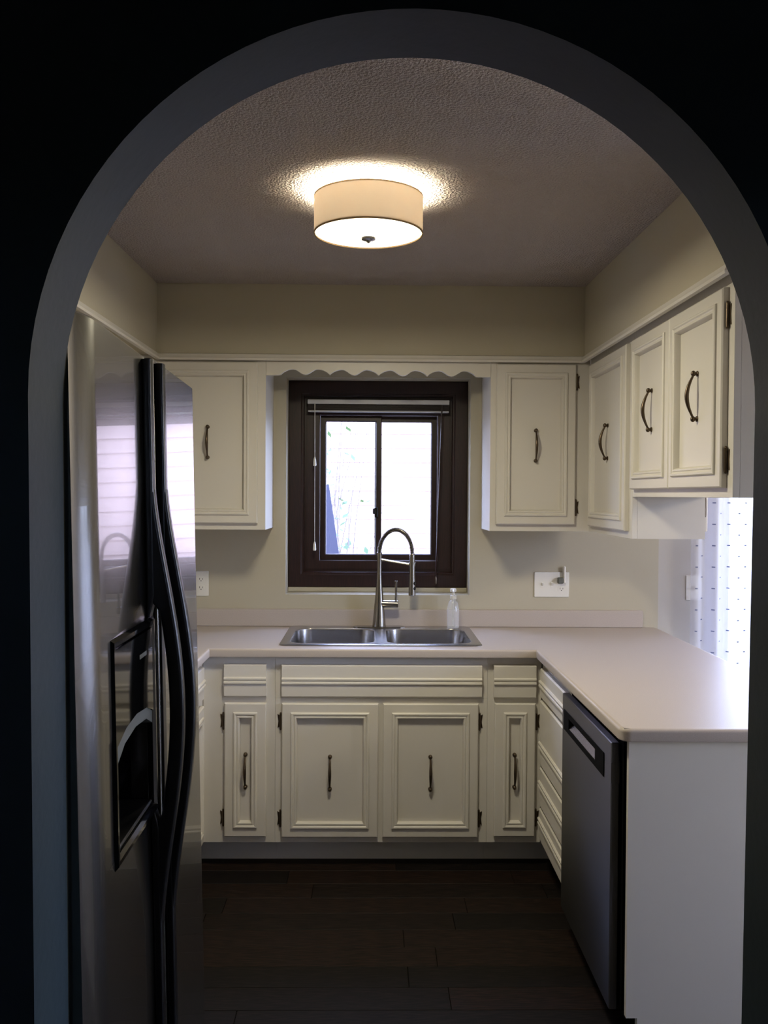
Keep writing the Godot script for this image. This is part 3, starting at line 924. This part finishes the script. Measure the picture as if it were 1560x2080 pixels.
# ---------------------------------------------------------------- ceiling lamp
func ceiling_lamp() -> void:
	var l := thing("ceiling_lamp", "round drum ceiling lamp with tan fabric shade and glowing disc", "lamp", Vector3(-0.0115, CEIL, 1.55))
	var yb := 2.315 - CEIL; var yt := 2.425 - CEIL
	var r := 0.1635
	var b := MB.new()
	b.lathe(Vector3.ZERO, [[0.055, -0.016], [0.06, -0.014], [0.062, -0.0005]], 32)
	part("canopy", b, M.white_plastic, l)
	b = MB.new()
	b.rod(Vector3(0, yb - 0.001, 0), Vector3(0, -0.016, 0), 0.005)
	part("stem", b, M.nickel, l)
	var sh := mat(Color(0.82, 0.73, 0.60), 0.9)
	sh.backlight_enabled = true
	sh.backlight = Color(0.60, 0.60, 0.60)
	var prof := [[r - 0.0015, yb + 0.002], [r, yb + 0.002], [r, yt - 0.002], [r - 0.0015, yt - 0.002], [r - 0.0015, yb + 0.002]]
	b = MB.new()
	b.lathe(Vector3.ZERO, prof, 64, false, false)
	var shade := part("shade", b, sh, l)
	for y in [yb, yt - 0.004]:
		b = MB.new()
		b.lathe(Vector3.ZERO, [[r - 0.003, y], [r + 0.001, y], [r + 0.001, y + 0.004], [r - 0.003, y + 0.004], [r - 0.003, y]], 64, false, false)
		part("rim", b, mat(Color(0.62, 0.52, 0.38), 0.8), shade)
	var em := mat(Color(0.95, 0.93, 0.88), 0.4)
	em.emission_enabled = true
	em.emission = Color(1.0, 0.95, 0.84)
	em.emission_energy_multiplier = 2.6
	b = MB.new()
	b.lathe(Vector3.ZERO, [[0.001, yb - 0.010], [0.05, yb - 0.0092], [0.10, yb - 0.006], [0.14, yb - 0.001], [r - 0.004, yb + 0.004], [r - 0.004, yb + 0.007], [0.001, yb + 0.007]], 64)
	part("light_diffuser", b, em, l)
	b = MB.new()
	b.lathe(Vector3(0, yb - 0.026, 0), [[0.002, 0], [0.006, 0.003], [0.007, 0.006], [0.021, 0.010], [0.022, 0.015]], 20)
	part("finial", b, M.nickel, l)
	var be := mat(Color(1, 0.95, 0.85), 0.4)
	be.emission_enabled = true
	be.emission = Color(1.0, 0.86, 0.62)
	be.emission_energy_multiplier = 6.0
	for s in [-1.0, 1.0]:
		b = MB.new()
		b.ball(Vector3(0.06 * s, -0.062, 0.02 * s), 0.024)
		part("bulb", b, be, l)
		var o := OmniLight3D.new()
		o.name = "bulb_light"
		o.light_color = Color(1.0, 0.96, 0.84)
		o.light_energy = 0.66
		o.light_size = 0.022
		o.omni_range = 12.0
		o.omni_attenuation = 2.0
		o.shadow_enabled = true
		o.position = Vector3(0.06 * s, -0.062, 0.02 * s)
		l.add_child(o, true)
	var a := AreaLight3D.new()
	a.name = "diffuser_light"
	a.light_color = Color(1.0, 0.965, 0.85)
	a.light_energy = 1.95
	a.area_size = Vector2(0.27, 0.27)
	a.area_range = 12.0
	a.shadow_enabled = true
	a.rotation.x = -PI / 2
	a.position = Vector3(0, yb - 0.032, 0)
	l.add_child(a, true)

# ---------------------------------------------------------------- sink, faucet
func rr(cx: float, cz: float, hx: float, hz: float, rad: Array, y: float, n := 6) -> PackedVector3Array:
	# rounded rectangle, counter-clockwise from above: corners +x-z, -x-z, -x+z, +x+z
	var l := PackedVector3Array()
	var cs := [[1, -1], [-1, -1], [-1, 1], [1, 1]]
	for i in 4:
		var r: float = rad[i]
		for k in n + 1:
			var a := PI / 2 * i + PI / 2 * k / n
			l.append(Vector3(cx + cs[i][0] * (hx - r) + r * cos(a), y, cz + cs[i][1] * (hz - r) - r * sin(a)))
	return l

func sink_and_faucet() -> void:
	var s := thing("kitchen_sink", "double bowl stainless drop-in sink under the window", "sink", Vector3(0.0455, CT, 0.30))
	var rim := MB.new()
	var x0 := -0.4215; var x1 := 0.4215; var mid := 0.0; var hz := 0.27
	for k in 2:
		var a := x0 if k == 0 else mid
		var e := mid if k == 0 else x1
		var cx := (a + e) / 2; var hx := (e - a) / 2
		var big := [0.001, 0.03, 0.03, 0.001] if k == 0 else [0.03, 0.001, 0.001, 0.03]
		var bcx := cx + (0.006 if k == 0 else -0.006)
		var bhx := hx - 0.034; var bz := 0.022; var bhz := 0.205
		var R := [0.07, 0.07, 0.07, 0.07]
		var lp := []
		var ins0 := 0.0
		lp.append(rr(cx, 0, hx, hz, big, 0.0006))
		lp.append(rr(cx, 0, hx, hz, big, 0.003))
		lp.append(rr(cx + (0.002 if k == 0 else -0.002), 0, hx - 0.002, hz - 0.004, big, 0.0062))
		lp.append(rr(bcx, bz, bhx + 0.006, bhz + 0.006, R, 0.0062))
		lp.append(rr(bcx, bz, bhx + 0.002, bhz + 0.002, R, 0.005))
		lp.append(rr(bcx, bz, bhx, bhz, R, 0.0))
		lp.append(rr(bcx, bz, bhx - 0.008, bhz - 0.008, R, -0.13))
		lp.append(rr(bcx, bz, bhx - 0.014, bhz - 0.014, [0.066, 0.066, 0.066, 0.066], -0.155))
		lp.append(rr(bcx, bz, bhx - 0.035, bhz - 0.035, [0.05, 0.05, 0.05, 0.05], -0.168))
		lp.append(rr(bcx, bz, 0.05, 0.05, [0.049, 0.049, 0.049, 0.049], -0.172))
		rim.loft(lp, false, true)
	var body := part("basin", rim, M.sink_steel, s, Vector3.ZERO, 40)
	for k in 2:
		var dn := MB.new()
		dn.lathe(Vector3(-0.205 if k == 0 else 0.205, -0.1718, 0.022), [[0.042, 0.0], [0.042, 0.003], [0.034, 0.002], [0.010, -0.0002]], 20, false)
		part("drain", dn, M.nickel, s)

	# spring-neck faucet on the sink's rear deck
	var f := thing("kitchen_faucet", "tall spring-neck pull-down faucet standing behind the sink", "faucet", Vector3(0.042, CT + 0.0064, 0.078))
	var b := MB.new()
	b.prism(PackedVector2Array([Vector2(-0.118, -0.014), Vector2(-0.10, -0.026), Vector2(0.10, -0.026), Vector2(0.118, -0.014), Vector2(0.118, 0.014), Vector2(0.10, 0.026), Vector2(-0.10, 0.026), Vector2(-0.118, 0.014)]), Vector3(0, 0, 0), Vector3.RIGHT, Vector3.FORWARD, Vector3(0, 0.005, 0))
	part("deck_plate", b, M.nickel, f)
	b = MB.new()
	b.lathe(Vector3(0, 0.0052, 0), [[0.031, 0], [0.031, 0.004], [0.026, 0.06], [0.019, 0.14], [0.0135, 0.20], [0.011, 0.25], [0.011, 0.33], [0.0125, 0.332], [0.0125, 0.345], [0.008, 0.348]], 28)
	var neck := part("column", b, M.nickel, f, Vector3.ZERO, 40)
	# hose and its spring
	var path := PackedVector3Array()
	for i in 41:
		var q := i / 40.0
		var ang := PI - PI * q
		path.append(Vector3(0.076 + 0.076 * cos(ang), 0.345 + 0.112 * sin(ang), 0.02 * q))
	var hose := MB.new()
	hose.tube(path, PackedFloat32Array([0.0072]), 10)
	part("hose", hose, M.black, f)
	var coil := PackedVector3Array()
	var turns := 62
	for i in turns * 9 + 1:
		var q := float(i) / (turns * 9)
		var fi := q * 40.0
		var k := mini(int(fi), 39)
		var p := path[k].lerp(path[k + 1], fi - k)
		var dir := (path[mini(k + 1, 40)] - path[maxi(k - 1, 0)]).normalized()
		var u := Vector3(0, 0, 1)
		u = (u - dir * u.dot(dir)).normalized()
		var v := dir.cross(u)
		var a := TAU * i / 9.0
		coil.append(p + (u * cos(a) + v * sin(a)) * 0.0098)
	hose = MB.new()
	hose.tube(coil, PackedFloat32Array([0.0019]), 5)
	part("spring", hose, M.nickel, f, Vector3.ZERO, 60)
	# spray head
	b = MB.new()
	b.lathe(Vector3(0.152, 0.150, 0.02), [[0.013, 0], [0.0165, 0.003], [0.016, 0.06], [0.0135, 0.12], [0.0125, 0.165], [0.0125, 0.19], [0.010, 0.195]], 22)
	var head := part("spray_head", b, M.nickel, f, Vector3.ZERO, 40)
	for y in [0.185, 0.208]:
		b = MB.new()
		b.ball(Vector3(0.163, y, 0.031), 0.0065, 1.2, 8)
		part("spray_button", b, M.black, head)
	# docking arm
	b = MB.new()
	b.tube(PackedVector3Array([Vector3(0.009, 0.316, 0.0), Vector3(0.07, 0.306, 0.008), Vector3(0.138, 0.296, 0.018)]), PackedFloat32Array([0.0052]), 8)
	b.lathe(Vector3(0.152, 0.288, 0.02), [[0.0128, 0], [0.0165, 0], [0.0165, 0.016], [0.0128, 0.016], [0.0128, 0]], 20, false, false)
	part("docking_arm", b, M.nickel, f)
	# side valve and lever
	b = MB.new()
	b.tube(PackedVector3Array([Vector3(0.012, 0.110, 0.004), Vector3(0.086, 0.110, 0.004), Vector3(0.088, 0.110, 0.004)]), PackedFloat32Array([0.0175, 0.0175, 0.0155]), 18)
	part("valve", b, M.nickel, f)
	b = MB.new()
	b.tube(PackedVector3Array([Vector3(0.078, 0.126, 0.004), Vector3(0.078, 0.212, 0.006), Vector3(0.078, 0.213, 0.006), Vector3(0.078, 0.218, 0.006)]), PackedFloat32Array([0.0055, 0.0055, 0.0085, 0.0085]), 10)
	part("lever", b, M.nickel, f)

	# soap bottle
	var o := thing("soap_bottle", "clear plastic pump soap bottle on the sink's rear corner", "bottle", Vector3(0.387, CT + 0.0064, 0.079))
	o.scale = Vector3(1.1, 1, 1.1)
	b = MB.new()
	b.lathe(Vector3.ZERO, [[0.022, 0], [0.0255, 0.004], [0.026, 0.06], [0.025, 0.095], [0.019, 0.118], [0.012, 0.128], [0.011, 0.134]], 24)
	part("bottle", b, M.clear, o, Vector3.ZERO, 40)
	b = MB.new()
	b.lathe(Vector3(0, 0.1345, 0), [[0.0135, 0], [0.0135, 0.016], [0.007, 0.018], [0.006, 0.032], [0.0135, 0.034], [0.0135, 0.046], [0.008, 0.049]], 18)
	b.tube(PackedVector3Array([Vector3(0, 0.175, 0), Vector3(0.0, 0.176, 0.02), Vector3(0.0, 0.170, 0.034)]), PackedFloat32Array([0.0055, 0.005, 0.004]), 8)
	part("pump", b, M.white_plastic, o, Vector3.ZERO, 40)
	b = MB.new()
	b.rod(Vector3(0, 0.006, 0), Vector3(0, 0.134, 0), 0.002, 6)
	part("dip_tube", b, M.white_plastic, o)

# ---------------------------------------------------------------- plates on the walls
func plate(o: Node3D, w: float) -> void:
	part("cover", bx(Vector3(-w / 2, -0.0595, 0.0004), Vector3(w / 2, 0.0595, 0.006), 0.002), M.white_plastic, o)

func toggle(o: Node3D, x: float) -> void:
	var b := MB.new()
	b.box(Vector3(x - 0.0055, -0.013, 0.0058), Vector3(x + 0.0055, 0.013, 0.0072), 0.0005)
	b.prism(PackedVector2Array([Vector2(-0.006, 0.0065), Vector2(0.004, 0.0065), Vector2(0.013, 0.019), Vector2(0.008, 0.020)]), Vector3(x - 0.0035, 0, 0), Vector3.UP, Vector3.BACK, Vector3(0.007, 0, 0))
	part("toggle", b, M.white_plastic, o)

func socket(o: Node3D, x: float) -> void:
	for y in [-0.020, 0.020]:
		var b := MB.new()
		b.prism(PackedVector2Array([Vector2(-0.016, -0.009), Vector2(-0.010, -0.014), Vector2(0.010, -0.014), Vector2(0.016, -0.009), Vector2(0.016, 0.009), Vector2(0.010, 0.014), Vector2(-0.010, 0.014), Vector2(-0.016, 0.009)]), Vector3(x, y, 0.0058), Vector3.RIGHT, Vector3.UP, Vector3(0, 0, 0.0022))
		var s := part("receptacle", b, M.white_plastic, o)
		b = MB.new()
		b.box(Vector3(x - 0.0075, y - 0.002, 0.0079), Vector3(x - 0.0055, y + 0.007, 0.0084))
		b.box(Vector3(x + 0.0055, y - 0.002, 0.0079), Vector3(x + 0.0075, y + 0.006, 0.0084))
		b.box(Vector3(x - 0.002, y - 0.009, 0.0079), Vector3(x + 0.002, y - 0.005, 0.0084))
		part("slots", b, M.gap, s)

func small_things() -> void:
	var o := thing("switch_plate", "white wall plate with two switches and an outlet near corner", "switch plate", Vector3(0.862, 1.110, 0))
	plate(o, 0.166)
	toggle(o, -0.046)
	toggle(o, 0.0)
	socket(o, 0.046)
	var n := thing("plug_adapter", "small plug with upright white prong in outlet near corner", "plug", Vector3(0.908, 1.130, 0.0085))
	part("body", bx(Vector3(-0.022, -0.013, 0), Vector3(0.006, 0.016, 0.024), 0.004), M.grey_plastic, n)
	part("prong", bx(Vector3(0.0065, -0.012, 0), Vector3(0.018, 0.068, 0.014), 0.003), M.white_plastic, n)
	o = thing("wall_outlet", "white duplex outlet plate half hidden by the fridge", "outlet", Vector3(-0.799, 1.108, 0))
	plate(o, 0.07)
	socket(o, 0.0)
	o = thing("dining_switch_plate", "white switch plate behind the edge of the sheer curtain", "switch plate", Vector3(1.545, 1.097, -0.012))
	plate(o, 0.075)
	toggle(o, 0.0)
